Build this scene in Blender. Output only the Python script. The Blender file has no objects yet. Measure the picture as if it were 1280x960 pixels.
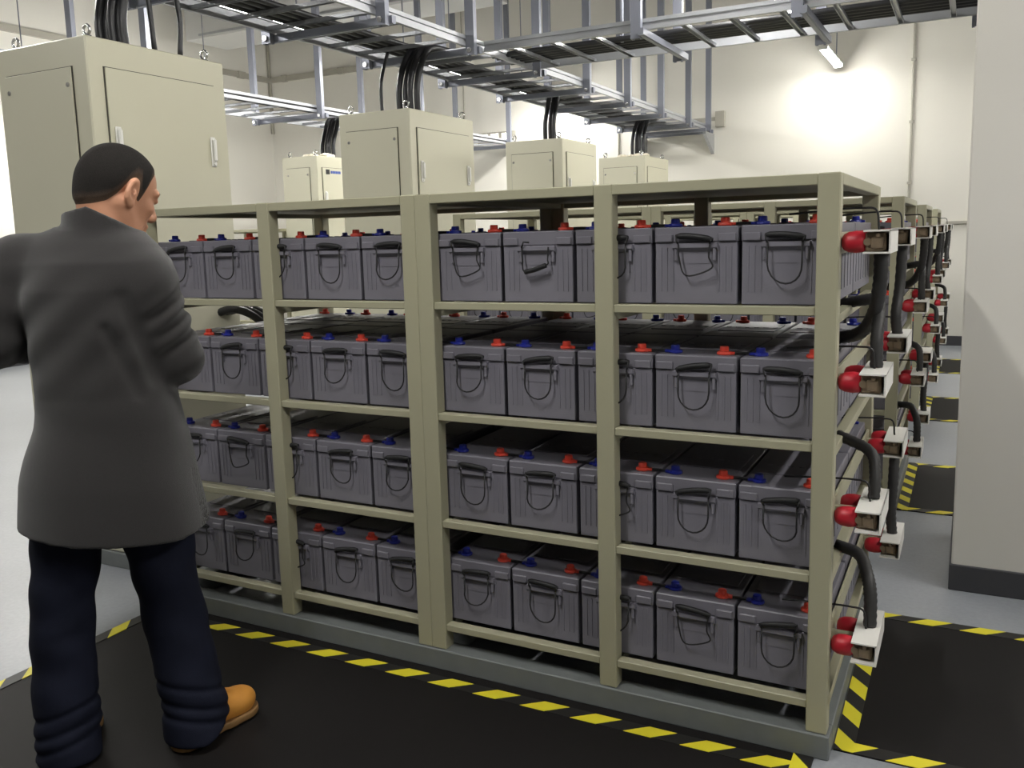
import bpy, bmesh, math, random
import numpy as np
from mathutils import Matrix, Vector, Quaternion
random.seed(7)
SC = bpy.context.scene
COL = SC.collection
PI = math.pi

# ------------------------------------------------------------------ camera
F_PX, PITCH, ROLL, YAW = 1102.7, 0.1437, -0.0276, -0.4857
cam_d = bpy.data.cameras.new('camera')
cam_d.sensor_width = 36.0
cam_d.lens = F_PX / 1280 * 36.0
cam_d.shift_x = 8.13 / 1280
cam_d.shift_y = -26.6 / 1280
cam_d.clip_start = 0.05
cam = bpy.data.objects.new('camera', cam_d)
COL.objects.link(cam)
fw = Vector((math.sin(YAW) * math.cos(PITCH), math.cos(YAW) * math.cos(PITCH), -math.sin(PITCH)))
r0 = Vector((math.cos(YAW), -math.sin(YAW), 0)); u0 = r0.cross(fw)
rr = r0 * math.cos(ROLL) + u0 * math.sin(ROLL); uu = -r0 * math.sin(ROLL) + u0 * math.cos(ROLL)
m = Matrix((rr, uu, -fw)).transposed().to_4x4()
m.translation = Vector((0.2918, -2.3561, 1.4373))
cam.matrix_world = m
SC.camera = cam

# ------------------------------------------------------------------ world, exposure
w = bpy.data.worlds.new('world'); SC.world = w; w.use_nodes = True
w.node_tree.nodes['Background'].inputs[0].default_value = (0.9, 0.95, 1, 1)
w.node_tree.nodes['Background'].inputs[1].default_value = 0.05
SC.view_settings.view_transform = 'Standard'
SC.view_settings.look = 'None'
SC.view_settings.gamma = 1.0
SC.view_settings.use_curve_mapping = False
SC.view_settings.exposure = 0.0
LAMP_POWER = 100.0          # emission of the batten tubes; per-tube factors tuned to balance the light (see TUBE_GAIN)
TUBE_GAIN = {(-4.83, -1.7): 1.1, (-4.83, .8): 1.15, (-4.83, 3.3): 1.6, (-4.83, 5.8): 1.35, (-4.83, 8.45): 1.4,
            (-1.19, -1.7): 1.7, (-1.19, .8): .5, (-1.19, 3.3): 1.0, (-1.19, 5.8): 1.7, (-1.19, 8.45): .9,
            (-8.47, .8): .7, (-8.47, 3.3): 1.7, (-8.47, 5.8): 2.4,
            (2.45, -1.7): 1.8, (2.45, .8): 1.7, (2.45, 3.3): .8, (2.45, 5.8): 1.0, (2.45, 8.45): 1.7}

# ------------------------------------------------------------------ material helpers
def lin(c):
    return tuple(((x / 255) / 12.92 if x / 255 <= 0.04045 else ((x / 255 + 0.055) / 1.055) ** 2.4) for x in c) + (1,)
MATS = {}
def mat(name, rgb, rough=0.5, metal=0.0, var=0.06, vscale=6.0, bump=0.0, bscale=200.0, emit=0.0, spec=0.5, sheen=0.0):
    if name in MATS: return MATS[name]
    M = bpy.data.materials.new(name); M.use_nodes = True; nt = M.node_tree
    b = nt.nodes['Principled BSDF']
    c = lin(rgb)
    tc = nt.nodes.new('ShaderNodeTexCoord')
    n = nt.nodes.new('ShaderNodeTexNoise'); n.inputs['Scale'].default_value = vscale; n.inputs['Detail'].default_value = 4
    nt.links.new(tc.outputs['Object'], n.inputs['Vector'])
    mx = nt.nodes.new('ShaderNodeMix'); mx.data_type = 'RGBA'
    mx.inputs['A'].default_value = tuple(x * (1 - var) for x in c[:3]) + (1,)
    mx.inputs['B'].default_value = tuple(min(1, x * (1 + var)) for x in c[:3]) + (1,)
    nt.links.new(n.outputs['Fac'], mx.inputs['Factor'])
    nt.links.new(mx.outputs['Result'], b.inputs['Base Color'])
    b.inputs['Roughness'].default_value = rough
    b.inputs['Metallic'].default_value = metal
    b.inputs['Specular IOR Level'].default_value = spec
    if sheen: b.inputs['Sheen Weight'].default_value = sheen; b.inputs['Sheen Roughness'].default_value = 0.6
    if bump:
        n2 = nt.nodes.new('ShaderNodeTexNoise'); n2.inputs['Scale'].default_value = bscale; n2.inputs['Detail'].default_value = 3
        nt.links.new(tc.outputs['Object'], n2.inputs['Vector'])
        bp = nt.nodes.new('ShaderNodeBump'); bp.inputs['Strength'].default_value = bump; bp.inputs['Distance'].default_value = 0.004
        nt.links.new(n2.outputs['Fac'], bp.inputs['Height']); nt.links.new(bp.outputs['Normal'], b.inputs['Normal'])
    if emit:
        b.inputs['Emission Color'].default_value = c; b.inputs['Emission Strength'].default_value = emit
    MATS[name] = M
    return M

RACK = mat('rack_paint', (168, 165, 140), 0.45, var=0.05, vscale=9)
CABP = mat('cabinet_paint', (196, 193, 172), 0.4, var=0.03, vscale=3)
CABG = mat('cabinet_gap', (70, 68, 60), 0.7)
CASE = mat('battery_case', (122, 120, 130), 0.5, var=0.1, vscale=14, bump=0.15, bscale=300)
LID = mat('battery_lid', (116, 114, 123), 0.45, var=0.08, vscale=14)
BLACK = mat('black_rubber', (28, 28, 29), 0.5, var=0.1)
CORD = mat('black_cord', (24, 24, 26), 0.6)
REDT = mat('red_cover', (236, 80, 62), 0.4, var=0.05)
BLUET = mat('blue_cover', (30, 42, 150), 0.35, var=0.05)
REDB = mat('red_boot', (176, 28, 44), 0.45, var=0.08)
WHITEP = mat('white_plastic', (226, 224, 218), 0.4, var=0.02)
BRASS = mat('contact_block', (128, 112, 92), 0.4, metal=0.3, var=0.3, vscale=60)
STEEL = mat('galvanised_steel', (172, 174, 178), 0.35, metal=0.75, var=0.12, vscale=20)
ALU = mat('aluminium_rail', (172, 174, 178), 0.42, metal=0.5, var=0.05, vscale=20)
STRUT = mat('strut_paint', (136, 139, 150), 0.45, metal=0.4, var=0.08)
HANDW = mat('handle_white', (232, 231, 226), 0.35, metal=0.15, var=0.02)
CHROME = mat('chrome', (200, 200, 200), 0.2, metal=0.95, var=0.02)
CABLE = mat('cable_sheath', (34, 34, 37), 0.42, var=0.15, vscale=30)
CORRUG = mat('corrugated_sheath', (46, 45, 45), 0.55, var=0.15, vscale=40)
PLINTH = mat('plinth_grey', (112, 116, 116), 0.55, var=0.12, vscale=18, bump=0.1)
MAT_R = mat('rubber_mat', (26, 24, 24), 0.6, var=0.18, vscale=40, bump=0.15, bscale=500, spec=0.2)
WALL = mat('wall_paint', (228, 225, 216), 0.75, var=0.02, vscale=1.2, spec=0.2)
PILLARM = mat('pillar_paint', (222, 219, 212), 0.7, var=0.02, vscale=2, spec=0.2)
SKIRT = mat('skirting_dark', (64, 64, 68), 0.5, var=0.08)
CEILM = mat('ceiling_concrete', (104, 103, 100), 0.85, var=0.02)
DUCTM = mat('duct_panel', (206, 206, 204), 0.5, var=0.03)
GREYT = mat('trunking_grey', (172, 168, 156), 0.5)
TUBE = mat('lamp_tube', (255, 253, 248), 0.4, var=0.0, emit=LAMP_POWER)
SIGNL = mat('lit_sign_face', (255, 255, 245), 0.4, var=0.0, emit=3.0)
STICK = mat('sticker_grey', (196, 196, 190), 0.6)
BLUEL = mat('blue_print', (60, 84, 160), 0.5)

def floor_material():
    M = bpy.data.materials.new('epoxy_floor'); M.use_nodes = True; nt = M.node_tree; b = nt.nodes['Principled BSDF']
    tc = nt.nodes.new('ShaderNodeTexCoord')
    n = nt.nodes.new('ShaderNodeTexNoise'); n.inputs['Scale'].default_value = 1.3; n.inputs['Detail'].default_value = 6
    nt.links.new(tc.outputs['Object'], n.inputs['Vector'])
    n2 = nt.nodes.new('ShaderNodeTexNoise'); n2.inputs['Scale'].default_value = 60; n2.inputs['Detail'].default_value = 3
    nt.links.new(tc.outputs['Object'], n2.inputs['Vector'])
    ad = nt.nodes.new('ShaderNodeMath'); ad.operation = 'MULTIPLY_ADD'; ad.inputs[1].default_value = 0.4
    nt.links.new(n2.outputs['Fac'], ad.inputs[0]); nt.links.new(n.outputs['Fac'], ad.inputs[2])
    r = nt.nodes.new('ShaderNodeValToRGB')
    r.color_ramp.elements[0].position = 0.45; r.color_ramp.elements[0].color = lin((132, 136, 142))
    r.color_ramp.elements[1].position = 0.95; r.color_ramp.elements[1].color = lin((158, 161, 166))
    nt.links.new(ad.outputs[0], r.inputs['Fac']); nt.links.new(r.outputs['Color'], b.inputs['Base Color'])
    rm = nt.nodes.new('ShaderNodeMapRange'); rm.inputs['To Min'].default_value = 0.22; rm.inputs['To Max'].default_value = 0.42
    nt.links.new(n.outputs['Fac'], rm.inputs['Value']); nt.links.new(rm.outputs['Result'], b.inputs['Roughness'])
    return M
FLOORM = floor_material()

def tape_material():
    # black tape with slanted yellow bars, laid out along the tape's own length (object X)
    M = bpy.data.materials.new('hazard_tape'); M.use_nodes = True; nt = M.node_tree; b = nt.nodes['Principled BSDF']
    tc = nt.nodes.new('ShaderNodeTexCoord'); sp = nt.nodes.new('ShaderNodeSeparateXYZ')
    nt.links.new(tc.outputs['Object'], sp.inputs[0])
    a = nt.nodes.new('ShaderNodeMath'); a.operation = 'MULTIPLY_ADD'; a.inputs[1].default_value = -1.2
    nt.links.new(sp.outputs['Y'], a.inputs[0]); nt.links.new(sp.outputs['X'], a.inputs[2])
    d = nt.nodes.new('ShaderNodeMath'); d.operation = 'DIVIDE'; d.inputs[1].default_value = 0.168
    nt.links.new(a.outputs[0], d.inputs[0])
    ph = nt.nodes.new('ShaderNodeMath'); ph.operation = 'SUBTRACT'; ph.inputs[1].default_value = 0.48
    nt.links.new(d.outputs[0], ph.inputs[0])
    f = nt.nodes.new('ShaderNodeMath'); f.operation = 'FRACT'
    nt.links.new(ph.outputs[0], f.inputs[0])
    g = nt.nodes.new('ShaderNodeMath'); g.operation = 'GREATER_THAN'; g.inputs[1].default_value = 0.5
    nt.links.new(f.outputs[0], g.inputs[0])
    mx = nt.nodes.new('ShaderNodeMix'); mx.data_type = 'RGBA'
    mx.inputs['A'].default_value = lin((30, 29, 28)); mx.inputs['B'].default_value = lin((226, 214, 50))
    nt.links.new(g.outputs[0], mx.inputs['Factor']); nt.links.new(mx.outputs['Result'], b.inputs['Base Color'])
    b.inputs['Roughness'].default_value = 0.5
    return M
TAPE = tape_material()

# ------------------------------------------------------------------ mesh builder
class MB:
    def __init__(s): s.bm = bmesh.new()
    def box(s, x0, x1, y0, y1, z0, z1, bev=0.0, mtx=None):
        M = Matrix.Translation(((x0 + x1) / 2, (y0 + y1) / 2, (z0 + z1) / 2)) @ Matrix.Diagonal((abs(x1 - x0), abs(y1 - y0), abs(z1 - z0), 1))
        if mtx is not None: M = mtx @ M
        r = bmesh.ops.create_cube(s.bm, size=1.0, matrix=M)
        if bev:
            es = list({e for v in r['verts'] for e in v.link_edges})
            bmesh.ops.bevel(s.bm, geom=es, offset=bev, segments=1, affect='EDGES', profile=0.5)
        return s
    def beam(s, a, b, wx, wz, bev=0.0):
        a = Vector(a); b = Vector(b); d = b - a; L = d.length
        q = d.to_track_quat('X', 'Z')
        M = Matrix.Translation((a + b) / 2) @ q.to_matrix().to_4x4()
        return s.box(-L / 2, L / 2, -wx / 2, wx / 2, -wz / 2, wz / 2, bev, M)
    def cyl(s, a, b, r, r2=None, seg=12):
        a = Vector(a); b = Vector(b); d = b - a
        q = d.to_track_quat('Z', 'X')
        M = Matrix.Translation((a + b) / 2) @ q.to_matrix().to_4x4()
        bmesh.ops.create_cone(s.bm, cap_ends=True, segments=seg, radius1=r, radius2=r if r2 is None else r2, depth=d.length, matrix=M)
        return s
    def tube(s, pts, r, seg=8, rfun=None, cap=True):
        pts = [Vector(p) for p in pts]; rings = []; n = len(pts); ref = None
        for i, p in enumerate(pts):
            t = (pts[min(i + 1, n - 1)] - pts[max(i - 1, 0)]).normalized()
            if ref is None:
                ref = t.orthogonal().normalized()
            ref = (ref - t * ref.dot(t)).normalized()
            bi = t.cross(ref)
            R = r if rfun is None else rfun(i)
            rings.append([s.bm.verts.new(p + (ref * math.cos(2 * PI * k / seg) + bi * math.sin(2 * PI * k / seg)) * R) for k in range(seg)])
        for a, b in zip(rings, rings[1:]):
            for k in range(seg):
                s.bm.faces.new((a[k], a[(k + 1) % seg], b[(k + 1) % seg], b[k]))
        if cap:
            s.bm.faces.new(rings[0][::-1]); s.bm.faces.new(rings[-1])
        return s
    def torus(s, c, axis, R, r, n=16, seg=6, squash=1.0):
        axis = Vector(axis).normalized(); e1 = axis.orthogonal().normalized(); e2 = axis.cross(e1); c = Vector(c)
        rings = []
        for i in range(n):
            a = 2 * PI * i / n; d = e1 * math.cos(a) + e2 * math.sin(a)
            rings.append([s.bm.verts.new(c + d * (R + r * math.cos(2 * PI * k / seg)) + axis * r * squash * math.sin(2 * PI * k / seg)) for k in range(seg)])
        for i in range(n):
            a, b = rings[i], rings[(i + 1) % n]
            for k in range(seg):
                s.bm.faces.new((a[k], b[k], b[(k + 1) % seg], a[(k + 1) % seg]))
        return s
    def lathe(s, prof, c=(0, 0, 0), axis=(0, 0, 1), seg=16, sx=1.0, sy=1.0):
        q = Vector(axis).to_track_quat('Z', 'X').to_matrix(); c = Vector(c); rings = []
        for (r, z) in prof:
            rings.append([s.bm.verts.new(c + q @ Vector((r * sx * math.cos(2 * PI * k / seg), r * sy * math.sin(2 * PI * k / seg), z))) for k in range(seg)])
        for a, b in zip(rings, rings[1:]):
            for k in range(seg): s.bm.faces.new((a[k], a[(k + 1) % seg], b[(k + 1) % seg], b[k]))
        s.bm.faces.new(rings[0][::-1]); s.bm.faces.new(rings[-1])
        return s
    def prism(s, poly, axis, a0, a1):
        # poly in the plane perpendicular to 'x','y' or 'z'
        def P(p, t):
            return {'x': (t, p[0], p[1]), 'y': (p[0], t, p[1]), 'z': (p[0], p[1], t)}[axis]
        A = [s.bm.verts.new(P(p, a0)) for p in poly]; B = [s.bm.verts.new(P(p, a1)) for p in poly]
        n = len(poly)
        s.bm.faces.new(A[::-1]); s.bm.faces.new(B)
        for i in range(n): s.bm.faces.new((A[i], A[(i + 1) % n], B[(i + 1) % n], B[i]))
        return s
    def mesh(s, name, material, smooth=False):
        bmesh.ops.recalc_face_normals(s.bm, faces=s.bm.faces)
        me = bpy.data.meshes.new(name); s.bm.to_mesh(me); s.bm.free()
        for mm in (material if isinstance(material, (list, tuple)) else [material]): me.materials.append(mm)
        if smooth:
            for p in me.polygons: p.use_smooth = True
        return me
def bez(pts, n=10):
    """smooth path through points (Catmull-Rom)"""
    P = [Vector(p) for p in pts]; P = [P[0] * 2 - P[1]] + P + [P[-1] * 2 - P[-2]]; out = []
    for i in range(1, len(P) - 2):
        for k in range(n):
            t = k / n; a, b, c, d = P[i - 1], P[i], P[i + 1], P[i + 2]
            out.append(0.5 * ((2 * b) + (c - a) * t + (2 * a - 5 * b + 4 * c - d) * t * t + (3 * b - a - 3 * c + d) * t ** 3))
    out.append(P[-2]); return out

def put(me, name, parent=None, loc=(0, 0, 0), rz=0.0):
    o = bpy.data.objects.new(name, me); COL.objects.link(o)
    o.location = loc; o.rotation_euler = (0, 0, rz)
    if parent is not None: o.parent = parent
    return o
def empty(name, loc=(0, 0, 0), rz=0.0):
    o = put(None, name, None, loc, rz); o.empty_display_size = 0.1; return o
def tag(o, label, cat, group=None, kind=None):
    o['label'] = label; o['category'] = cat
    if group: o['group'] = group
    if kind: o['kind'] = kind
    return o
def struct(mb, name, m, label=None, smooth=False):
    o = put(mb.mesh(name, m, smooth), name); o['kind'] = 'structure'
    if label: o['label'] = label
    return o
def sub(mb, name, m, parent, label=None, smooth=False):
    o = put(mb.mesh(name, m, smooth), name, parent)
    if label: o['label'] = label
    return o
ORD = ['first', 'second', 'third', 'fourth', 'fifth', 'sixth', 'seventh', 'eighth', 'ninth', 'tenth']

# ------------------------------------------------------------------ room
WY, WX0, WX1, WYF, CZ = 9.25, -10.1, 8.0, -12.0, 4.9
struct(MB().box(WX0 - .2, WX1 + .2, WYF - .2, WY + .2, -0.2, 0), 'floor', FLOORM, 'grey epoxy floor')
struct(MB().box(WX0 - .2, WX1 + .2, WYF - .2, WY + .2, CZ, CZ + .2), 'ceiling', CEILM, 'high grey concrete ceiling')
struct(MB().box(WX0, WX1, WY, WY + .2, 0, CZ), 'wall_back', WALL, 'cream wall at the far end of the aisles')
struct(MB().box(WX0 - .2, WX0, WYF, WY, 0, CZ), 'wall_left', WALL, 'cream wall behind the cabinets')
struct(MB().box(WX1, WX1 + .2, WYF, WY, 0, CZ), 'wall_right', WALL)
struct(MB().box(WX0, WX1, WYF - .2, WYF, 0, CZ), 'wall_front', WALL)
struct(MB().box(WX0, WX1, WY - .012, WY, 0, .115), 'baseboard_back', SKIRT, 'dark skirting along the far wall')
struct(MB().box(WX0, WX0 + .012, WYF, WY - .012, 0, .115), 'baseboard_left', SKIRT)
pil = struct(MB().box(.275, 1.0, 1.40, 2.1, 0, CZ, .006), 'wall_pillar', PILLARM, 'broad grey white pillar at the right end of the nearest rack')
struct(MB().box(.268, 1.007, 1.390, 2.107, 0, .105, .003), 'trim_1', SKIRT, 'dark skirting around the pillar')
# wall trunking
tr = MB().box(WX0, -5.2, WY - .05, WY, 4.02, 4.10)
for x in (-9.75, -8.6, -7.5): tr.box(x - .05, x + .05, WY - .062, WY, 4.01, 4.11)
struct(tr, 'trim_2', GREYT, 'horizontal cable trunking high on the far wall')
struct(MB().box(WX0, WX0 + .05, 3.0, WY - .05, 4.02, 4.10).box(WX0, WX0 + .062, 8.5, 8.65, 4.01, 4.11), 'trim_3', GREYT, 'horizontal cable trunking high on the left wall')
struct(MB().box(WX0 + .01, WX0 + .05, WY - .05, WY - .01, 3.2, CZ), 'trim_4', GREYT, 'thin vertical conduit in the room corner')
cd = MB().cyl((-.385, WY - .02, .9), (-.385, WY - .02, CZ), .014)
for z in (1.2, 1.9, 2.6, 3.3): cd.box(-.41, -.36, WY - .04, WY, z, z + .03)
struct(cd, 'trim_5', GREYT, 'vertical conduit on the far wall above the rack ends')
struct(MB().box(.02, 3.0, WY - .035, WY, 1.425, 1.455), 'trim_6', GREYT, 'horizontal trunking on the far wall beside the pillar')
struct(MB().cyl((-6.4, WY - .015, 1.5), (-6.4, WY - .015, CZ), .01), 'trim_7', GREYT)
struct(MB().cyl((-4.0, WY - .015, 1.5), (-4.0, WY - .015, CZ), .01), 'trim_8', GREYT)

# ------------------------------------------------------------------ luminaires (batten lamps on two rods)
lamp_body = MB().prism([(-.05, .02), (-.035, .065), (.035, .065), (.05, .02)], 'y', -.62, .62).mesh('body', WHITEP)
lamp_tube = MB().prism([(-.045, .018), (-.03, -.012), (.03, -.012), (.045, .018)], 'y', -.6, .6).mesh('tube', TUBE)
lamp_rod = MB().cyl((0, 0, .065), (0, 0, CZ - 3.3), .006).mesh('rod', STRUT)
lamp_cap = MB().box(-.052, .052, -.012, .012, -.014, .067, .004).mesh('end_cap', WHITEP)
for lx, side in ((-8.47, 'added unseen by the left wall'), (-4.83, 'over the cabinets'), (-1.19, 'over the battery racks'), (2.45, 'over the aisle past the pillar')):  # left wall line is out of sight, added to brighten that corner
    for ly, wh in ((-1.7, 'first'), (.8, 'second'), (3.3, 'third'), (5.8, 'fourth'), (8.45, 'fifth')):  # first and second are out of view, added for front light
        if (lx, ly) not in TUBE_GAIN: continue
        L = empty('batten_lamp', (lx, ly, 3.3 if lx == -1.19 else 3.2))
        tag(L, 'white batten lamp %s, %s of its line' % (side, wh), 'lamp', 'batten lamps hung in lines')
        put(lamp_body, 'body', L); tb = lamp_tube.copy(); gain = TUBE_GAIN[(lx, ly)]
        tb.materials[0] = mat('lamp_tube_%d' % round(gain * 100), (255, 253, 248), 0.4, var=0.0, emit=LAMP_POWER * gain)
        put(tb, 'tube', L)
        for s in (-.45, .45): put(lamp_rod, 'rod', L, (0, s, 0))
        for s in (-.615, .615): put(lamp_cap, 'end_cap', L, (0, s, 0))

# ------------------------------------------------------------------ floor mats and tapes
def mat_with_tape(x0, x1, y0, y1, where, sides):
    o = put(MB().box(x0, x1, y0, y1, 0, .004).mesh('rubber_mat', MAT_R), 'rubber_mat')
    tag(o, 'black rubber floor mat ' + where, 'mat', 'black mats around the racks')
    tw = .052
    for sd in sides:
        if sd == 'back': c, L, rz = ((x0, y1 - tw / 2 - (.042 if y1 < 0 else 0)), x1 - x0, 0)
        if sd == 'front': c, L, rz = ((x0, y0 + tw / 2), x1 - x0, 0)
        if sd == 'left': c, L, rz = ((x0 + tw / 2, y0), y1 - y0, PI / 2)
        if sd == 'right': c, L, rz = ((x1 - tw / 2, y0), y1 - y0, PI / 2)
        t = put(MB().box(0, L, -tw / 2, tw / 2, .004, .0055 if sd in ('back', 'front') else .006).mesh('tape', TAPE), 'tape', o, (c[0], c[1], 0), rz)
mat_with_tape(-2.525, -.03, -5.5, -.012, 'in front of the nearest rack, under the man', ('back', 'left', 'right'))
for k, nm in enumerate(('nearest', 'second', 'third', 'farthest')):
    y = 2.33 * k
    mat_with_tape(.012, .86 if k == 0 else .80, y + .055, y + 1.05, 'at the pillar end of the %s rack row' % nm, ('front', 'back', 'left'))

# ------------------------------------------------------------------ battery racks
RW, RD, RH, HP = 1.26, 1.078, 1.5, .07
LV = [.158, .5163, .8747, 1.233]
PW = .055
rp = {}
rp['post'] = MB().box(0, PW, 0, .05, 0, RH, .003).mesh('post', RACK)
fr = MB().box(PW, RW / 2 - PW / 2, .006, .04, -.023, 0, .002).box(RW / 2 + PW / 2, RW - PW, .006, .04, -.023, 0, .002)
rp['shelf_rail'] = fr.mesh('shelf_rail', RACK)
rp['side_rail'] = MB().box(.006, .036, .05, RD - .05, -.05, -.0235, .002).mesh('side_rail', RACK)
rp['gusset'] = MB().prism([(.05, -.024), (.09, -.024), (.05, -.06)], 'x', .012, .016).mesh('gusset', RACK)
rp['support_bar'] = MB().box(.04, RW - .04, -.02, .02, -.0235, 0, .002).mesh('support_bar', RACK)
rp['top_rail'] = MB().box(PW, RW / 2 - PW / 2, .001, .045, RH - .03, RH - .001, .002).box(RW / 2 + PW / 2, RW - PW, .001, .045, RH - .03, RH - .001, .002).mesh('top_rail', RACK)
rp['top_side_rail'] = MB().box(0, .045, .05, RD - .05, RH - .03, RH, .002).mesh('top_side_rail', RACK)
rp['top_panel'] = MB().box(.045, RW - .045, .045, RD - .045, RH - .012, RH - .002).mesh('top_panel', RACK)
rp['mount_bar'] = MB().box(-.004, .004, .05, RD - .05, -.028, .028, .001).mesh('mount_bar', RACK)
rp['sticker'] = MB().box(-.055, .055, -.02, .02, -.001, 0).mesh('sticker', STICK)
ROWN = ['nearest', 'second', 'third', 'farthest']
def make_rack(x, y, label, right_end=False, stickers=()):
    R = empty('battery_rack', (x, y, HP))
    tag(R, label, 'rack', 'beige battery racks in rows')
    for px in (0, RW / 2 - PW / 2, RW - PW):
        for py in (0, RD - .05): put(rp['post'], 'post', R, (px, py, 0))
    for z in LV:
        z -= HP
        put(rp['shelf_rail'], 'shelf_rail', R, (0, 0, z)); put(rp['shelf_rail'], 'shelf_rail', R, (0, RD - .046, z))
        for px in (0, RW / 2 - .02, RW - .042):
            put(rp['side_rail'], 'side_rail', R, (px, 0, z)); put(rp['gusset'], 'gusset', R, (px + .022, 0, z))
        for py in (.27, .54, .81): put(rp['support_bar'], 'support_bar', R, (0, py, z))
        if right_end: put(rp['mount_bar'], 'mount_bar', R, (RW - .012, 0, z + .16))
    put(rp['top_rail'], 'top_rail', R); put(rp['top_rail'], 'top_rail', R, (0, RD - .045, 0))
    put(rp['top_side_rail'], 'top_side_rail', R); put(rp['top_side_rail'], 'top_side_rail', R, (RW - .045, 0, 0))
    put(rp['top_panel'], 'top_panel', R)
    for s in stickers: put(rp['sticker'], 'sticker', R, (s[0], s[1], RH - .012))
    return R
for k in range(4):
    y = 2.33 * k
    make_rack(-RW, y, 'beige steel battery rack of the %s row, half at the pillar end' % ROWN[k], True, ((.70, .45), (1.02, .30)) if k == 0 else ())
    make_rack(-2 * RW, y, 'beige steel battery rack of the %s row, half at the cabinet end' % ROWN[k])
    pb = MB()
    X0, X1, Y0, Y1 = -2 * RW - .012, .008, y - .008, y + RD + .008
    for yy in (Y0, Y1 - .07): pb.box(X0, X1, yy, yy + .07, 0, HP, .003)
    for xx in (X0, -RW - .035, X1 - .07): pb.box(xx, xx + .07, Y0 + .07, Y1 - .07, 0, HP, .003)
    o = put(pb.mesh('rack_plinth', PLINTH), 'rack_plinth')
    tag(o, 'grey steel channel plinth under the %s rack row' % ROWN[k], 'plinth', 'plinths under the rack rows')
make_rack(-7.47, 4.66, 'beige steel battery rack behind the small cabinet by the left wall')
o = put(MB().box(-7.48, -6.2, 4.65, 5.75, 0, HP, .003).mesh('rack_plinth', PLINTH), 'rack_plinth')
tag(o, 'grey plinth under the rack beside the left wall cabinets', 'plinth', 'plinths under the rack rows')

# ------------------------------------------------------------------ batteries
BW, BD, BH, LZ = .229, .48, .213, .170      # width, depth, height, seam height
def case_mesh():
    b = MB().box(-BW / 2, BW / 2, .004, BD - .004, 0, LZ, .002)
    for yy, s in ((.004, -1), (BD - .004, 1)):
        for x in (-.098, -.082, -.064, .064, .082, .098):
            b.box(x - .0022, x + .0022, yy + (s * .0022 if s < 0 else 0) - 0, yy + (0 if s < 0 else s * .0022), .035, LZ - .012)
        # ledge that carries the handle, with two corbels
        y0, y1 = (yy - .014, yy) if s < 0 else (yy, yy + .014)
        b.prism([(y0, LZ - .014), (y0, LZ - .002), (y1 + (.002 if s < 0 else 0), LZ - .002), (y1 + (.002 if s < 0 else 0), LZ - .026)] if s < 0 else
                [(y0 - .002, LZ - .026), (y0 - .002, LZ - .002), (y1, LZ - .002), (y1, LZ - .014)], 'x', -.062, .062)
        for x in (-.058, .050): b.box(x, x + .008, y0 + (0.003 if s < 0 else 0), y1 - (0 if s < 0 else .003), LZ - .05, LZ - .014, .002)
        b.box(-.046, .046, yy - .0012 if s < 0 else yy, yy if s < 0 else yy + .0012, LZ - .058, LZ - .024)
    for xx in (-BW / 2, BW / 2):
        for yk in range(6):
            yy = .06 + yk * .07
            b.box(xx - .0015, xx + .0015, yy, yy + .012, .03, LZ - .012)
    return b.mesh('battery', CASE)
def lid_mesh():
    b = MB().box(-BW / 2 - .002, BW / 2 + .002, .003, BD - .003, LZ, BH, .003)
    for yy in (-.003, BD - .005):
        b.box(-.112, -.064, yy, yy + .008, LZ + .002, LZ + .024, .002)
        b.box(.064, .112, yy, yy + .008, LZ + .002, LZ + .024, .002)
    b.box(-.095, .095, .14, BD - .14, BH - .001, BH + .003, .001)
    for i in range(6): b.cyl((-.08 + .032 * i, BD / 2, BH + .002), (-.08 + .032 * i, BD / 2, BH + .0045), .009, seg=8)
    return b.mesh('lid', LID)
def handle_mesh(v):
    b = MB()
    y = -.0135
    dx, dz, gr = [(0, .108, 0), (.012, .090, 1), (-.010, .100, 0), (.004, .112, 1), (.0, .078, 2), (.008, .098, 0)][v]
    w_ = .044
    if v in (1, 4):     # cord with cornered bottom
        pts = [(-w_, y, LZ - .004), (-w_ + .003, y - .002, LZ - .04), (-w_ + .012 + dx, y - .004, LZ - dz), (w_ - .006 + dx, y - .004, LZ - dz + .02), (w_ - .002, y - .002, LZ - .04), (w_, y, LZ - .004)]
        path = bez(pts, 6)
    else:
        path = [(-w_, y, LZ - .004), (-w_, y - .002, LZ - dz * .55)]
        for i in range(1, 10):
            a = PI * i / 10
            path.append((-w_ * math.cos(a) + dx * math.sin(a), y - .003, LZ - dz * .55 - dz * .45 * math.sin(a)))
        path += [(w_, y - .002, LZ - dz * .55), (w_, y, LZ - .004)]
    b.tube(path, .0024, 6)
    tilt = (.008, -.006, .003, -.004, .0, .006)[v]
    if v == 4:
        b.tube(bez([(-w_ + .012, y - .006, LZ - dz), (0, y - .007, LZ - dz + .007), (w_ - .006, y - .006, LZ - dz + .02)], 5), .0075, 8)
        b.tube([(-w_, y, LZ - .004), (-w_ + .008, y - .004, LZ + .012), (-w_ + .022, y + .006, LZ + .010)], .003, 6)
    else:
        # the grip lying on the ledge
        n = 9; pts = []
        for i in range(n):
            t = i / (n - 1); pts.append((-.052 + .104 * t, y + .004 - .004 * math.sin(PI * t), LZ + .012 + tilt * (2 * t - 1) + .004 * math.sin(PI * t)))
        b.tube(pts, .008, 8, rfun=lambda i: .0045 if i in (0, n - 1) else .0085)
        for s in (-1, 1): b.tube([(s * w_, y, LZ - .004), (s * (w_ + .004), y - .002, LZ + .004), (s * .05, y, LZ + .012 + s * tilt)], .0028, 6)
    return b.mesh('handle', CORD, True)
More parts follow.
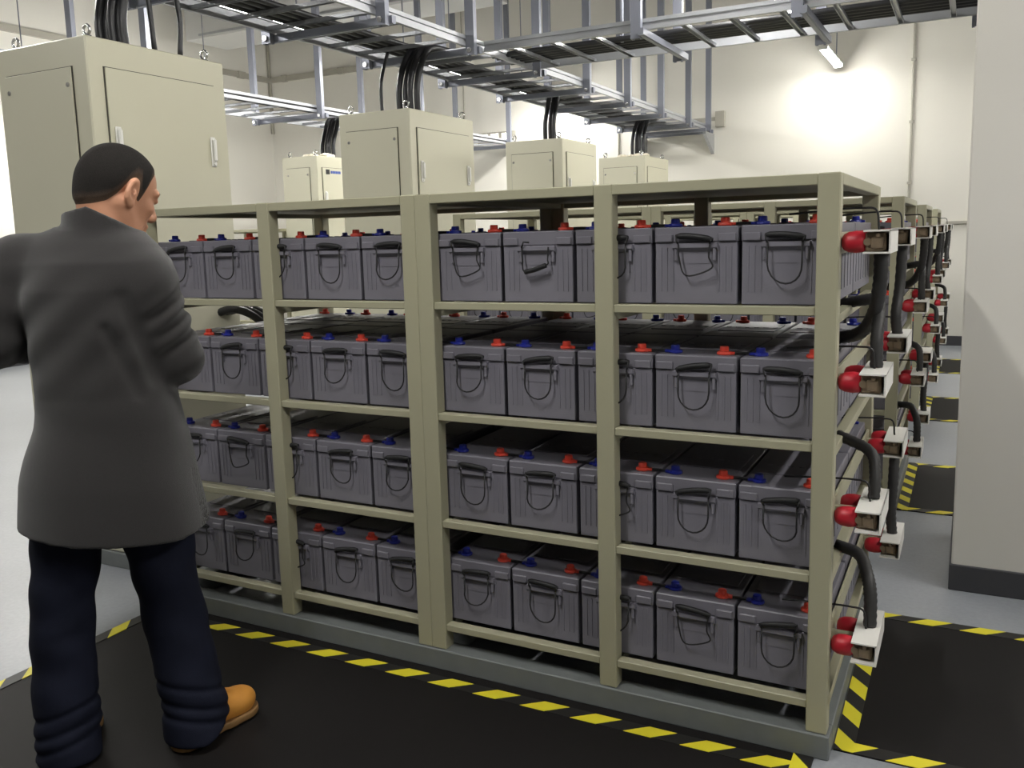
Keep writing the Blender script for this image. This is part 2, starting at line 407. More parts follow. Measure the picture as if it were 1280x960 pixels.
def cover_mesh(mt, s):
    b = MB().lathe([(.0165, 0), (.0185, .003), (.017, .009), (.0115, .0105), (.011, .021), (.0095, .0235)], seg=14, sx=1.15, sy=1.0)
    b.box(.01 * s, .030 * s, -.007, .007, .001, .009, .0015)
    return b.mesh('terminal_cover', mt, False)
CASE_ME, LID_ME = case_mesh(), lid_mesh()
HANDLES = [handle_mesh(v) for v in range(6)]
RED_ME, BLUE_ME = cover_mesh(REDT, 1), cover_mesh(BLUET, -1)
LINK_ME = MB().tube(bez([(-.017, 0, .005), (-.008, 0, .0058), (.008, 0, .0058), (.017, 0, .005)], 3), .0042, 6).mesh('link_cable', BLACK)
PITCHB = .2415
SHELFN = ['bottom', 'second', 'third', 'top']
def bx_of(i):      # battery centre, counted from the pillar end
    return (-.1395 - PITCHB * i) if i < 5 else (-RW - .1395 - PITCHB * (i - 5))
def make_battery(row, lev, i, back):
    y0 = 2.33 * row + (.055 if not back else RD - .05)
    o = put(CASE_ME, 'battery', None, (bx_of(i), y0, LV[lev]), PI if back else 0)
    tag(o, 'grey battery, %s rack row, %s shelf, %s side, %s from pillar end' % (ROWN[row], SHELFN[lev], 'rear' if back else 'front', ORD[i]), 'battery',
        'grey batteries on the rack shelves')
    put(LID_ME, 'lid', o)
    v = (i * 7 + lev * 5 + row * 3 + back * 2) % 6
    if v == 4 and not (lev == 3 and i == 3) : v = 2
    if lev == 3 and i == 3 and not back: v = 4
    if lev == 3 and i in (1, 4) and not back: v = 1
    if lev == 2 and i in (0, 1, 3) and not back: v = 0 if i else 3
    h = put(HANDLES[v], 'handle', o); h['label'] = 'black cord handle'
    a = put(RED_ME, 'terminal_cover', o, (.0705, .05, BH)); a['label'] = 'red terminal cover'
    c = put(BLUE_ME, 'terminal_cover', o, (-.0705, .05, BH)); c['label'] = 'blue terminal cover'
def make_link(row, lev, i):
    x = (bx_of(i) + bx_of(i + 1)) / 2
    L = bx_of(i) - bx_of(i + 1)
    o = put(LINK_ME, 'link_cable', None, (x, 2.33 * row + .105, LV[lev] + BH))
    sc = (L - .141 - .054) / .034
    o.scale = (sc, 1, 1)
    tag(o, 'short black link, %s rack row, %s shelf, %s gap from pillar end' % (ROWN[row], SHELFN[lev], ORD[i]), 'cable', 'black links between battery terminals')
for lev in range(4):
    for i in range(10):
        make_battery(0, lev, i, False)
        make_battery(0, lev, i, True)
    for i in range(9): make_link(0, lev, i)
for i in range(10):
    make_battery(1, 3, i, False); make_battery(1, 3, i, True)
for i in range(9): make_link(1, 3, i)
for lev in range(3):
    for i in range(2 if lev < 2 else 10):
        make_battery(1, lev, i, False)
        if i < 2: make_battery(1, lev, i, True)
for row in (2, 3):
    for lev in range(4):
        for i in range(2 if lev < 3 else 5):
            make_battery(row, lev, i, False)
            if i == 0: make_battery(row, lev, i, True)

# ------------------------------------------------------------------ fuse holders and cables at the pillar ends
br = MB()
t_ = .004
br.box(.055, .118, 0, .24, .025, .025 + t_).box(.118 - t_, .118, 0, .24, -.025, .025 + t_).box(.055, .118, 0, .24, -.025 - t_, -.025)
br.box(.055, .118, .24 - t_, .24, -.025, .025)
BRK = br.mesh('bracket', WHITEP)
BOOT = MB().lathe([(.022, 0), (.026, .006), (.028, .022), (.026, .040), (.020, .052), (.013, .056)], (.058, 0, 0), (-1, 0, 0), 12).mesh('boot', REDB, True)
CORE = MB().box(.058, .106, .02, .22, -.0235, .0235, .004).cyl((.064, .014, .0), (.064, .022, .0), .010).box(.072, .10, .010, .02, -.016, .012, .003).cyl((.088, .006, .016), (.088, .02, .016), .005).mesh('fuse_block', BRASS)
WIRE = MB().tube(bez([(-.14, .10, .075), (-.03, .10, .083), (.04, .10, .085), (.075, .10, .078), (.082, .10, .029)], 6), .003, 6).mesh('sensing_wire', BLACK)
FOOT = MB().box(-.012, .054, .09, .11, -.01, .01, .002).mesh('mount_arm', RACK)
for row in range(4):
    for lev in range(4):
        for b_ in (0, 1):
            H = empty('fuse_holder', (0, 2.33 * row + (.0 if not b_ else .84), LV[lev] + .163))
            tag(H, 'white bracket with red boots, %s rack row, %s shelf, %s corner' % (ROWN[row], SHELFN[lev], 'rear' if b_ else 'front'), 'bracket', 'white fuse brackets at the pillar ends of racks')
            put(BRK, 'bracket', H); put(CORE, 'fuse_block', H); put(FOOT, 'mount_arm', H)
            for yy in (.04, .16):
                bo = put(BOOT, 'boot', H, (0, yy, 0)); bo['label'] = 'red rubber boot'
            if b_ == 0 or row == 0: put(WIRE, 'sensing_wire', H)
def corr_tube(path, r):
    P = bez(path, 9)
    return MB().tube(P, r, 10, rfun=lambda i: r * (1.0 if i % 2 else .9)).mesh('power_cable', CORRUG, True)
CABS = [
    # path (relative to the row origin, pillar end), radius, what it looks like
    ([(.088, .12, LV[3] + .134), (.086, .13, LV[3] + .05), (.07, .17, LV[3] - .03), (.03, .26, LV[3] - .09), (-.03, .34, LV[3] - .115), (-.10, .36, LV[3] - .12)], .019, 'bending from the top bracket into the rack'),
    ([(.085, .12, LV[2] + .192), (.083, .13, LV[2] + .27), (.082, .17, LV[2] + .33), (.07, .25, LV[2] + .36), (.02, .35, LV[2] + .35), (-.06, .40, LV[2] + .33)], .017, 'rising from the front bracket of the third shelf'),
    ([(.085, .95, LV[3] + .134), (.082, .94, LV[3] + .0), (.075, .90, LV[3] - .10), (.08, .93, LV[2] + .192)], .018, 'hanging between the rear brackets of the upper shelves'),
    ([(.085, .95, LV[1] + .134), (.084, .93, LV[1] + .02), (.08, .93, LV[0] + .28), (.085, .95, LV[0] + .192)], .018, 'hanging between the rear brackets of the lower shelves'),
    ([(.09, .12, LV[0] + .192), (.088, .13, LV[0] + .28), (.075, .16, LV[0] + .325), (.045, .24, LV[0] + .35), (-.03, .34, LV[0] + .335)], .018, 'rising from the front bracket of the bottom shelf'),
    ([(.088, .13, LV[1] + .192), (.088, .15, LV[1] + .26), (.07, .18, LV[1] + .31), (-.02, .26, LV[1] + .33)], .016, 'bending from the second shelf front bracket inwards'),
]
for row in range(4):
    for path, r, what in CABS:
        o = put(corr_tube(path, r), 'power_cable', None, (0, 2.33 * row, 0))
        tag(o, 'thick black cable %s, %s row' % (what, ROWN[row]), 'cable', 'thick black cables at the pillar ends of racks')

# ------------------------------------------------------------------ cabinets
def make_cabinet(x0, x1, y0, y1, H, label, logo=False, handles=True):
    C_ = empty('power_cabinet', ((x0 + x1) / 2, (y0 + y1) / 2, 0))
    tag(C_, label, 'cabinet', 'beige power cabinets beside the racks')
    a, d = (x1 - x0) / 2, (y1 - y0) / 2
    sub(MB().box(-a - .01, a + .01, -d - .01, d + .01, 0, .07, .003), 'plinth', PLINTH, C_)
    sub(MB().box(-a, a, -d, d, .07, H, .006), 'body', CABP, C_)
    sub(MB().box(a, a + .003, -d + .075, d - .075, .17, H - .115), 'door_gap', CABG, C_)
    dr = sub(MB().box(a + .003, a + .010, -d + .079, d - .079, .174, H - .119, .002), 'door', CABP, C_)
    sub(MB().box(-a + .06, a - .09, -d - .003, -d, .17, H - .115), 'panel_gap', CABG, C_)
    fp = sub(MB().box(-a + .064, a - .094, -d - .010, -d - .003, .174, H - .119, .002), 'front_panel', CABP, C_)
    for x in (-a + .085, a - .115):
        for z in (.3, H - .19):
            sub(MB().cyl((x, -d - .014, z), (x, -d - .009, z), .010, seg=10), 'screw', CHROME, fp)
    for y in (-d + .115, d - .115):
        h = MB().box(a + .010, a + .018, y - .016, y + .016, 1.80, 1.94, .004).box(a + .018, a + .034, y - .010, y + .010, 1.825, 1.93, .006).cyl((a + .018, y, 1.815), (a + .024, y, 1.815), .008, seg=10)
        sub(h, 'handle', HANDW, dr)
    for x in (-a + .06, a - .06):
        for y in (-d + .06, d - .06):
            sub(MB().cyl((x, y, H), (x, y, H + .014), .018, seg=12).torus((x, y, H + .036), (0, 1, 0), .020, .0065), 'lifting_eye', CHROME, C_, smooth=True)
    if logo:
        nm = MB().box(a + .010, a + .0115, -d + .13, -d + .19, H - .115 - .07, H - .115 - .02)
        sub(nm, 'badge', BLACK, dr)
        tx = MB()
        for q in range(6): tx.box(a + .010, a + .0115, -d + .21 + q * .028, -d + .232 + q * .028, H - .115 - .06, H - .115 - .032)
        sub(tx, 'badge_print', BLUEL, dr)
    return C_
make_cabinet(-3.56, -2.97, .20, .965, 2.30, 'tall beige cabinet nearest the camera, behind the man')
make_cabinet(-3.54, -2.97, 2.58, 3.42, 2.27, 'tall beige cabinet behind the nearest rack, second of its line')
make_cabinet(-3.54, -2.97, 5.02, 5.83, 2.28, 'tall beige cabinet, third of its line, under the long tray')
make_cabinet(-3.52, -2.97, 7.28, 8.15, 2.275, 'tall beige cabinet, last of its line, next to the far wall')
make_cabinet(-6.16, -5.70, 4.96, 5.95, 2.30, 'beige cabinet with a small blue badge, towards the left wall', logo=True)

def putty(x, y, z, seed, label):
    # crumpled white sealing bags packed round the cable entry on a cabinet top
    rnd = random.Random(seed); b = MB()
    for q in range(9):
        a = q * 2 * PI / 9; R = rnd.uniform(.07, .13)
        M = Matrix.Translation((R * math.cos(a) * 1.5, R * math.sin(a), .016)) @ Matrix.Rotation(rnd.uniform(0, 3), 4, 'Z') @ Matrix.Diagonal((rnd.uniform(.05, .08), rnd.uniform(.03, .05), rnd.uniform(.017, .03), 1))
        r = bmesh.ops.create_icosphere(b.bm, subdivisions=2, radius=1.0, matrix=M)
        for v in r['verts']: v.co += Vector((rnd.uniform(-1, 1), rnd.uniform(-1, 1), rnd.uniform(-.5, 1))) * .006; v.co.z = max(v.co.z, 0.0)
    o = put(b.mesh('sealing_putty', PUTTY), 'sealing_putty', None, (x, y, z))
    tag(o, label, 'sealing putty', 'white sealing putty on cabinet tops')
PUTTY = mat('sealing_putty', (236, 228, 208), 0.7, var=0.08, vscale=30)
putty(-5.9, 5.25, 2.30, 3, 'crumpled white sealing putty on the small cabinet with blue badge')
putty(-3.22, 7.55, 2.275, 5, 'crumpled white sealing putty on the cabinet next to the far wall')
# ------------------------------------------------------------------ cable trays (ladder type)
TZ = 2.70
RAIL_X = {}
def rail_mesh(L, axis):
    # C-section side rail, 70 mm deep with two lips
    b = MB()
    if axis == 'y': b.prism([(0, 0), (.024, 0), (.024, .006), (.013, .006), (.013, .064), (.024, .064), (.024, .07), (0, .07), (0, .046), (.010, .043), (.010, .029), (0, .026)], 'y', 0, L)
    else: b.prism([(0, 0), (.024, 0), (.024, .006), (.013, .006), (.013, .064), (.024, .064), (.024, .07), (0, .07), (0, .046), (.010, .043), (.010, .029), (0, .026)], 'x', 0, L)
    return b
def rung_mesh(Wd, axis):
    b = MB()
    n = int(Wd / .03)
    if axis == 'x':        # rung runs along x
        b.box(0, Wd, -.016, -.013, .004, .026).box(0, Wd, .013, .016, .004, .026).box(0, Wd, -.016, .016, .022, .026)
        for i in range(n): b.box(i * .03 + .008, i * .03 + .020, -.0172, -.016, .008, .018)
    else:
        b.box(-.016, -.013, 0, Wd, .004, .026).box(.013, .016, 0, Wd, .004, .026).box(-.016, .016, 0, Wd, .022, .026)
        for i in range(n): b.box(.016, .0172, i * .03 + .008, i * .03 + .020, .008, .018)
    return b.mesh('rung', STEEL)
def tray_y(x0, x1, y0, y1, z, label):
    T = empty('cable_tray', (x0, y0, z)); tag(T, label, 'cable tray', 'overhead ladder cable trays')
    m1 = rail_mesh(y1 - y0, 'y').mesh('side_rail', ALU)
    put(m1, 'side_rail', T)
    r2 = put(m1, 'side_rail', T, (x1 - x0, y1 - y0, 0), PI)
    rm = rung_mesh(x1 - x0 - .01, 'x')
    y = .15
    while y < y1 - y0: put(rm, 'rung', T, (.005, y, 0)); y += .3
    return T
def tray_x(x0, x1, y0, y1, z, label):
    T = empty('cable_tray', (x0, y0, z)); tag(T, label, 'cable tray', 'overhead ladder cable trays')
    m1 = rail_mesh(x1 - x0, 'x').mesh('side_rail', ALU)
    put(m1, 'side_rail', T)
    put(m1, 'side_rail', T, (x1 - x0, y1 - y0, 0), PI)
    rm = rung_mesh(y1 - y0 - .01, 'y')
    x = .2
    while x < x1 - x0: put(rm, 'rung', T, (x, .005, 0)); x += .3
    return T
tray_y(-3.57, -2.77, -.6, 9.2, TZ, 'long ladder cable tray running above the line of cabinets')
tray_y(-6.35, -5.55, -.6, 9.2, TZ, 'ladder cable tray running along nearer the left wall')
tray_x(-2.765, 3.4, 3.24, 4.06, TZ, 'ladder cable tray crossing above the battery racks')
# hangers: two struts from the ceiling and a cross bar under the tray
strut_me = MB().prism([(-.033, -.021), (.033, -.021), (.033, .021), (.016, .021), (.016, .017), (.029, .017), (.029, -.017), (-.029, -.017), (-.029, .017), (-.016, .017), (-.016, .021), (-.033, .021)], 'z', 0, CZ - TZ + .06).mesh('strut', STRUT)
foot_me = MB().box(-.06, .06, -.06, .06, -.008, 0).mesh('ceiling_plate', STRUT)
bolt_me = MB().cyl((0, -.03, 0), (0, .03, 0), .011, seg=8).cyl((0, -.034, 0), (0, -.026, 0), .018, seg=6).mesh('bolt', CHROME)
def hanger(p0, p1, axis, label, grp):
    # p0,p1: strut positions
    Hh = empty('tray_hanger', ((p0[0] + p1[0]) / 2, (p0[1] + p1[1]) / 2, TZ)); tag(Hh, label, 'hanger', grp)
    hx, hy = (p1[0] - p0[0]) / 2, (p1[1] - p0[1]) / 2
    for s in (-1, 1):
        put(strut_me, 'strut', Hh, (s * hx, s * hy, -.06)); put(foot_me, 'ceiling_plate', Hh, (s * hx, s * hy, CZ - TZ))
        put(bolt_me, 'bolt', Hh, (s * hx * 1.0, s * hy, -.03), 0 if axis == 'x' else PI / 2)
    e = .05
    bar = MB()
    if axis == 'x': bar.box(-hx - e, hx + e, .021, .062, -.045, -.004).box(-hx - e, hx + e, .030, .053, -.049, -.045)
    else: bar.box(.021, .062, -hy - e, hy + e, -.045, -.004).box(.030, .053, -hy - e, hy + e, -.049, -.045)
    put(bar.mesh('cross_bar', STRUT), 'cross_bar', Hh)
for n_, y in enumerate((-.05, .97, 2.0, 3.02, 4.05, 5.06, 6.1, 7.15, 8.2, 9.1)):
    hanger((-3.60, y), (-2.74, y), 'x', 'grey strut hanger on the long cabinet tray, %s from the camera end' % ORD[n_], 'grey strut hangers of the trays')
for n_, y in enumerate((.7, 2.75, 4.85, 6.7, 8.95)):
    hanger((-6.38, y), (-5.52, y), 'x', 'grey strut hanger on the left wall tray, %s from the camera end' % ORD[n_], 'grey strut hangers of the trays')
for n_, x in enumerate((-1.64, -.66, .27, 1.5)):
    hanger((x, 3.20), (x, 4.10), 'y', 'grey strut hanger on the crossing tray, %s from the junction' % ORD[n_], 'grey strut hangers of the trays')
# cables lying in the trays
def cable(path, r, label, grp, n=8):
    o = put(MB().tube(bez(path, n), r, 8).mesh('power_cable', CABLE, True), 'power_cable')
    tag(o, label, 'cable', grp); return o
for i in range(5):
    y = 3.62 + .075 * i
    cable([(-2.9, y, TZ + .047), (-1.2, y + .02 * math.sin(i), TZ + .047), (.4, y - .015 * math.cos(i), TZ + .047), (2, y, TZ + .047), (3.35, y, TZ + .047)], .020, 'black cable lying in the tray that crosses above the racks', 'cables in the crossing tray')
for i in range(4):
    x = -3.42 + .07 * i
    cable([(x, .9, TZ + .045), (x, 4, TZ + .045), (x, 8, TZ + .045), (x, 9.1, TZ + .045)], .018, 'black cable lying in the long tray above the cabinets', 'cables in the long tray')
for i in range(4):
    x = -5.75 + .06 * i
    cable([(x, .5, TZ + .045), (x, 3, TZ + .045), (x, 6, TZ + .045), (x, 9.1, TZ + .045)], .018, 'black cable lying in the tray nearest the left wall', 'cables in the left wall tray')
# drops into the cabinet tops
def drops(xc, yc, H, n, r, who, dx=.05, run=.55, xs=0.0):
    for i in range(n):
        x = xc + (i - (n - 1) / 2) * dx
        y = yc + .02 * (i % 2)
        cable([(x + xs, y + run + .35, TZ + .055), (x + xs, y + run, TZ + .055), (x + xs * .8, y + run * .45, TZ + .03), (x + xs * .3, y + .06, TZ - .10), (x, y, TZ - .25), (x, y, H - .0)], r,
              'black cable dropping from the tray into the %s' % who, 'cables dropping into the ' + who)
drops(-3.13, .46, 2.30, 4, .022, 'nearest cabinet', dx=.040)
cable([(-2.99, .72, 2.30), (-2.99, .73, 2.5), (-3.0, .66, 2.72), (-3.03, .4, 2.80)], .012, 'thin black cable looping up from the nearest cabinet top', 'cables dropping into the nearest cabinet')
cable([(-3.04, .62, 2.30), (-3.04, .60, 2.6), (-3.04, .58, 2.76)], .012, 'thin black straight cable rising from the nearest cabinet top', 'cables dropping into the nearest cabinet')
drops(-3.16, 2.86, 2.27, 4, .022, 'second cabinet of the line', dx=.044, run=.4)
cable([(-3.32, 2.78, 2.27), (-3.33, 2.80, 2.5), (-3.33, 2.9, 2.72)], .012, 'thin black cable rising beside the bundle of the second cabinet', 'cables dropping into the second cabinet of the line')
drops(-3.22, 5.3, 2.28, 3, .022, 'third cabinet of the line', dx=.044, run=.3)
drops(-3.2, 7.7, 2.275, 4, .020, 'last cabinet of the line', dx=.042, run=.5)
drops(-5.9, 5.4, 2.30, 4, .022, 'cabinet with the blue badge', dx=.044, run=.3)
# short bundle from the nearest cabinet to the rack
for i in range(3):
    cable([(-2.97, .82 + .04 * i, 1.10), (-2.88, .84 + .04 * i, 1.115), (-2.78, .86 + .04 * i, 1.08), (-2.68, .87 + .04 * i, 1.0), (-2.6, .87 + .04 * i, .93), (-2.50, .87 + .04 * i, .90)], .020, 'black cable curving from the nearest cabinet into the rack', 'cables between the nearest cabinet and rack')

# ------------------------------------------------------------------ things high on the walls
d_ = empty('air_duct', (-9.4, 6.85, 4.2)); tag(d_, 'white boxed air duct high in the far left corner', 'duct')
sub(MB().box(0, 4.6, 0, .75, 0, .45, .006), 'casing', DUCTM, d_)
sub(MB().box(.25, 4.3, -.012, 0, .03, .06), 'seam_strip', STEEL, d_)
for s in (.6, 2.3, 4.0):
    sub(MB().cyl((s, .375, .45), (s, .375, CZ - 4.2), .008), 'rod', STRUT, d_)
sg = empty('exit_sign', (-5.87, WY - .04, 2.84)); tag(sg, 'small lit white sign low on the far wall under the trays', 'sign')
sub(MB().box(-.30, .30, 0, .04, -.075, .075, .004), 'housing', GREYT, sg)
for s in (-.2, -.02, .16):
    sub(MB().box(s - .06, s + .06, -.006, 0, -.05, .05), 'lit_panel', SIGNL, sg)
jb = empty('wall_box', (-2.62, WY - .05, 2.82)); tag(jb, 'small grey junction box on the far wall past the tray end', 'junction box')
sub(MB().box(-.06, .06, 0, .05, -.09, .11, .004), 'box', GREYT, jb)
sub(MB().box(-.5, -.06, .02, .05, -.005, .04), 'trunking', GREYT, jb)
wb = empty('wall_bracket', (-3.17, WY, 2.62)); tag(wb, 'triangular steel bracket carrying the long tray at the far wall', 'bracket')
for s in (-.47, .43):
    sub(MB().prism([(0, .03), (-.42, .03), (-.42, .0), (0, -.22)], 'x', s, s + .04), 'gusset', STEEL, wb)
sub(MB().box(-.47, .47, -.43, -.39, .03, .07), 'cross_bar', STRUT, wb)
sp = empty('sprinkler', (-1.9, 3.65, TZ + .03)); tag(sp, 'short capped grey pipe standing up from the crossing tray', 'pipe')
sub(MB().cyl((0, 0, 0), (0, 0, .30), .012), 'pipe', STRUT, sp)
sub(MB().lathe([(.014, .28), (.03, .30), (.045, .315), (.045, .325), (.01, .33)]), 'cap', STRUT, sp)

#PERSON#
# ------------------------------------------------------------------ the man
# local axes: x runs to the camera's right, y away from the camera, z up; each garment is grown from a distance field
class Field:
    def __init__(s, lo, hi, h):
        s.lo = np.array(lo, float); s.h = h
        s.n = np.ceil((np.array(hi) - s.lo) / h).astype(int) + 1
        s.v = np.full(s.n, 1.0, np.float32)
    def sub(s, c, R):
        c = np.array(c, float)
        a = np.clip(np.floor((c - R - s.lo) / s.h).astype(int), 0, s.n); b = np.clip(np.ceil((c + R - s.lo) / s.h).astype(int) + 1, 0, s.n)
        sl = tuple(slice(a[i], b[i]) for i in range(3))
        g = [s.lo[i] + s.h * np.arange(a[i], b[i]) for i in range(3)]
        X, Y, Z = np.meshgrid(*g, indexing='ij', sparse=True)
        return sl, X, Y, Z
    def op(s, sl, d, k=0.0, mode='u'):
        v = s.v[sl]
        if mode == 'u':
            if k: hh = np.clip(.5 + .5 * (v - d) / k, 0, 1); r = v * (1 - hh) + d * hh - k * hh * (1 - hh)
            else: r = np.minimum(v, d)
        elif mode == 's':
            if k: hh = np.clip(.5 - .5 * (v + d) / k, 0, 1); r = v * (1 - hh) - d * hh + k * hh * (1 - hh)
            else: r = np.maximum(v, -d)
        s.v[sl] = r
    def cap(s, a, b, r1, r2, k=0.02, mode='u', rip=0.0, ripf=70.0):
        a = np.array(a, float); b = np.array(b, float); R = np.abs(b - a) / 2 + max(r1, r2) + k * 1.5 + .03
        sl, X, Y, Z = s.sub((a + b) / 2, R)
        ba = b - a; L2 = ba @ ba + 1e-12
        t = np.clip(((X - a[0]) * ba[0] + (Y - a[1]) * ba[1] + (Z - a[2]) * ba[2]) / L2, 0, 1)
        d = np.sqrt((X - a[0] - t * ba[0]) ** 2 + (Y - a[1] - t * ba[1]) ** 2 + (Z - a[2] - t * ba[2]) ** 2) - (r1 + (r2 - r1) * t)
        if rip: d = d + rip * np.sin(ripf * math.sqrt(L2) * t + 25 * (X - a[0]) + 18 * (Y - a[1])) * np.sin(PI * np.clip(t, 0, 1))
        s.op(sl, d, k, mode)
    def ell(s, c, R, k=0.02, mode='u', B=None):
        c = np.array(c, float); m_ = max(R) + k * 1.5 + .02
        sl, X, Y, Z = s.sub(c, m_)
        P = [X - c[0], Y - c[1], Z - c[2]]
        if B is not None: P = [P[0] * e[0] + P[1] * e[1] + P[2] * e[2] for e in B]
        k0 = np.sqrt(sum((P[i] / R[i]) ** 2 for i in range(3))); k1 = np.sqrt(sum((P[i] / R[i] ** 2) ** 2 for i in range(3)))
        s.op(sl, k0 * (k0 - 1) / np.maximum(k1, 1e-6), k, mode)
    def custom(s, fn, k=0.0, mode='u'):
        sl, X, Y, Z = s.sub(s.lo + s.n * s.h / 2, s.n * s.h / 2 + .01)
        s.op(sl, np.broadcast_to(fn(X, Y, Z), s.n).astype(np.float32), k, mode)
    def mesh(s, name, material, smooth_it=0):
        v = s.v.copy()
        v[0] = v[-1] = 1; v[:, 0] = v[:, -1] = 1; v[:, :, 0] = v[:, :, -1] = 1
        ins = v < 0
        n = v.shape; cn = tuple(np.array(n) - 1)
        cs = [(i, j, k) for i in (0, 1) for j in (0, 1) for k in (0, 1)]
        cnt = sum(ins[i:i + cn[0], j:j + cn[1], k:k + cn[2]].astype(np.int8) for i, j, k in cs)
        act = (cnt > 0) & (cnt < 8)
        idx = np.argwhere(act)
        ids = np.full(cn, -1, np.int64); ids[act] = np.arange(len(idx))
        val = {c: v[idx[:, 0] + c[0], idx[:, 1] + c[1], idx[:, 2] + c[2]] for c in cs}
        acc = np.zeros((len(idx), 3)); num = np.zeros(len(idx))
        for c in cs:
            for ax in range(3):
                if c[ax]: continue
                d = list(c); d[ax] = 1; d = tuple(d)
                a_, b_ = val[c], val[d]
                x = (a_ < 0) != (b_ < 0)
                t = np.where(x, a_ / np.where(x, a_ - b_, 1), 0)
                p = np.tile(np.array(c, float), (len(idx), 1)); p[:, ax] += t
                acc[x] += p[x]; num[x] += 1
        co = s.lo + s.h * (idx + acc / num[:, None])
        quads = []
        for ax in range(3):
            o1, o2 = [(1, 2), (2, 0), (0, 1)][ax]
            sl0 = [slice(None)] * 3; sl1 = [slice(None)] * 3
            sl0[ax] = slice(0, n[ax] - 1); sl1[ax] = slice(1, n[ax])
            A, B = ins[tuple(sl0)], ins[tuple(sl1)]
            for flip, cond in ((False, A & ~B), (True, ~A & B)):
                e = np.argwhere(cond)
                ok = (e[:, o1] > 0) & (e[:, o2] > 0) & (e[:, o1] < cn[o1]) & (e[:, o2] < cn[o2])
                e = e[ok]
                def at(q1, q2):
                    f = e.copy(); f[:, o1] -= q1; f[:, o2] -= q2
                    return ids[f[:, 0], f[:, 1], f[:, 2]]
                q = np.stack([at(1, 1), at(0, 1), at(0, 0), at(1, 0)], 1)
                quads.append(q[:, ::-1] if flip else q)
        q = np.concatenate(quads)
        me = bpy.data.meshes.new(name)
        me.from_pydata(co.tolist(), [], q.tolist()); me.materials.append(material)
        for p in me.polygons: p.use_smooth = True
        me.update()
        return me

_op = Field.op
def op2(s, sl, d, k=0.0, mode='u'):
    if mode == 'r': s.v[sl] = d
    elif mode == 'i': s.v[sl] = np.maximum(s.v[sl], d)
    else: _op(s, sl, d, k, mode)
Field.op = op2
def skin_material():
    return mat('skin', (196, 142, 112), 0.5, var=0.08, vscale=25, bump=0.05, bscale=250)
SKIN = skin_material()
HAIR = mat('cropped_hair', (32, 29, 27), 0.8, var=0.5, vscale=220, bump=0.6, bscale=700, spec=0.2)
def crop_fade(M):
    nt = M.node_tree; b = nt.nodes['Principled BSDF']; src = b.inputs['Base Color'].links[0].from_socket
    a = nt.nodes.new('ShaderNodeAttribute'); a.attribute_name = 'crop'
    n = nt.nodes.new('ShaderNodeTexNoise'); n.inputs['Scale'].default_value = 260
    tc = nt.nodes.new('ShaderNodeTexCoord'); nt.links.new(tc.outputs['Object'], n.inputs['Vector'])
    md = nt.nodes.new('ShaderNodeMath'); md.operation = 'MULTIPLY_ADD'; md.inputs[1].default_value = .35
    nt.links.new(n.outputs['Fac'], md.inputs[0]); nt.links.new(a.outputs['Fac'], md.inputs[2])
    mr = nt.nodes.new('ShaderNodeMapRange'); mr.inputs['From Min'].default_value = .12; mr.inputs['From Max'].default_value = 1.1
    nt.links.new(md.outputs[0], mr.inputs['Value'])
    mx = nt.nodes.new('ShaderNodeMix'); mx.data_type = 'RGBA'; mx.inputs['A'].default_value = lin((98, 80, 66))
    nt.links.new(mr.outputs['Result'], mx.inputs['Factor']); nt.links.new(src, mx.inputs['B']); nt.links.new(mx.outputs['Result'], b.inputs['Base Color'])
crop_fade(HAIR)
BROW = mat('brow_hair', (30, 26, 24), 0.8)
COAT = mat('wool_coat', (40, 38, 38), 0.9, var=0.22, vscale=220, bump=0.35, bscale=700, spec=0.15, sheen=0.25)
JEANS = mat('dark_jeans', (27, 30, 44), 0.85, var=0.3, vscale=12, bump=0.25, bscale=600, spec=0.15)
TAN = mat('tan_leather', (206, 142, 60), 0.6, var=0.12, vscale=25, bump=0.1)
SOLE = mat('boot_sole', (128, 96, 56), 0.7, var=0.1, vscale=30)
HELD = mat('eye_white', (225, 222, 215), 0.3)
IRIS = mat('eye_dark', (36, 24, 18), 0.25)

def frame(ang):      # facing direction measured from local x
    f = np.array([math.cos(ang), math.sin(ang), 0]); r = np.array([f[1], -f[0], 0]); return f, r
# --- coat
TOR = math.radians(62)                   # torso faces 62 degrees away from local x
ft, rt = frame(TOR)
Zs = np.array([.60, .65, .72, .80, .95, 1.04, 1.12, 1.22, 1.32, 1.39, 1.44, 1.475, 1.51, 1.54])
CU = np.array([.018, .018, .017, .017, .025, .03, .03, .03, .03, .035, .04, .045, .05, .05])
CV = np.array([.0, .0, .0, .0, .0, .0, .0, .0, .005, .01, .02, .03, .035, .035])
Aa = np.array([.268, .262, .250, .236, .196, .182, .184, .194, .202, .190, .145, .105, .075, .07])
Bb = np.array([.190, .186, .180, .172, .152, .142, .143, .147, .146, .132, .108, .092, .075, .07])
def stack(X, Y, Z, off=0.0):
    cu, cv = np.interp(Z, Zs, CU), np.interp(Z, Zs, CV)
    a, b = np.interp(Z, Zs, Aa) + off, np.interp(Z, Zs, Bb) + off
    x = (X - cu) * rt[0] + (Y - cv) * rt[1]; y = (X - cu) * ft[0] + (Y - cv) * ft[1]
    q = (np.abs(x / a) ** 2.3 + np.abs(y / b) ** 2.3) ** (1 / 2.3)
    return (q - 1) * np.minimum(a, b)
LSH, LEL, LWR = (-.155, .10, 1.385), (-.245, .07, 1.185), (-.035, .285, 1.17)
RSH, REL, RWR = (.135, -.085, 1.335), (.207, -.065, 1.125), (.165, .20, 1.165)
HEM = .655
co = Field((-.42, -.36, .60), (.40, .42, 1.60), .0062)
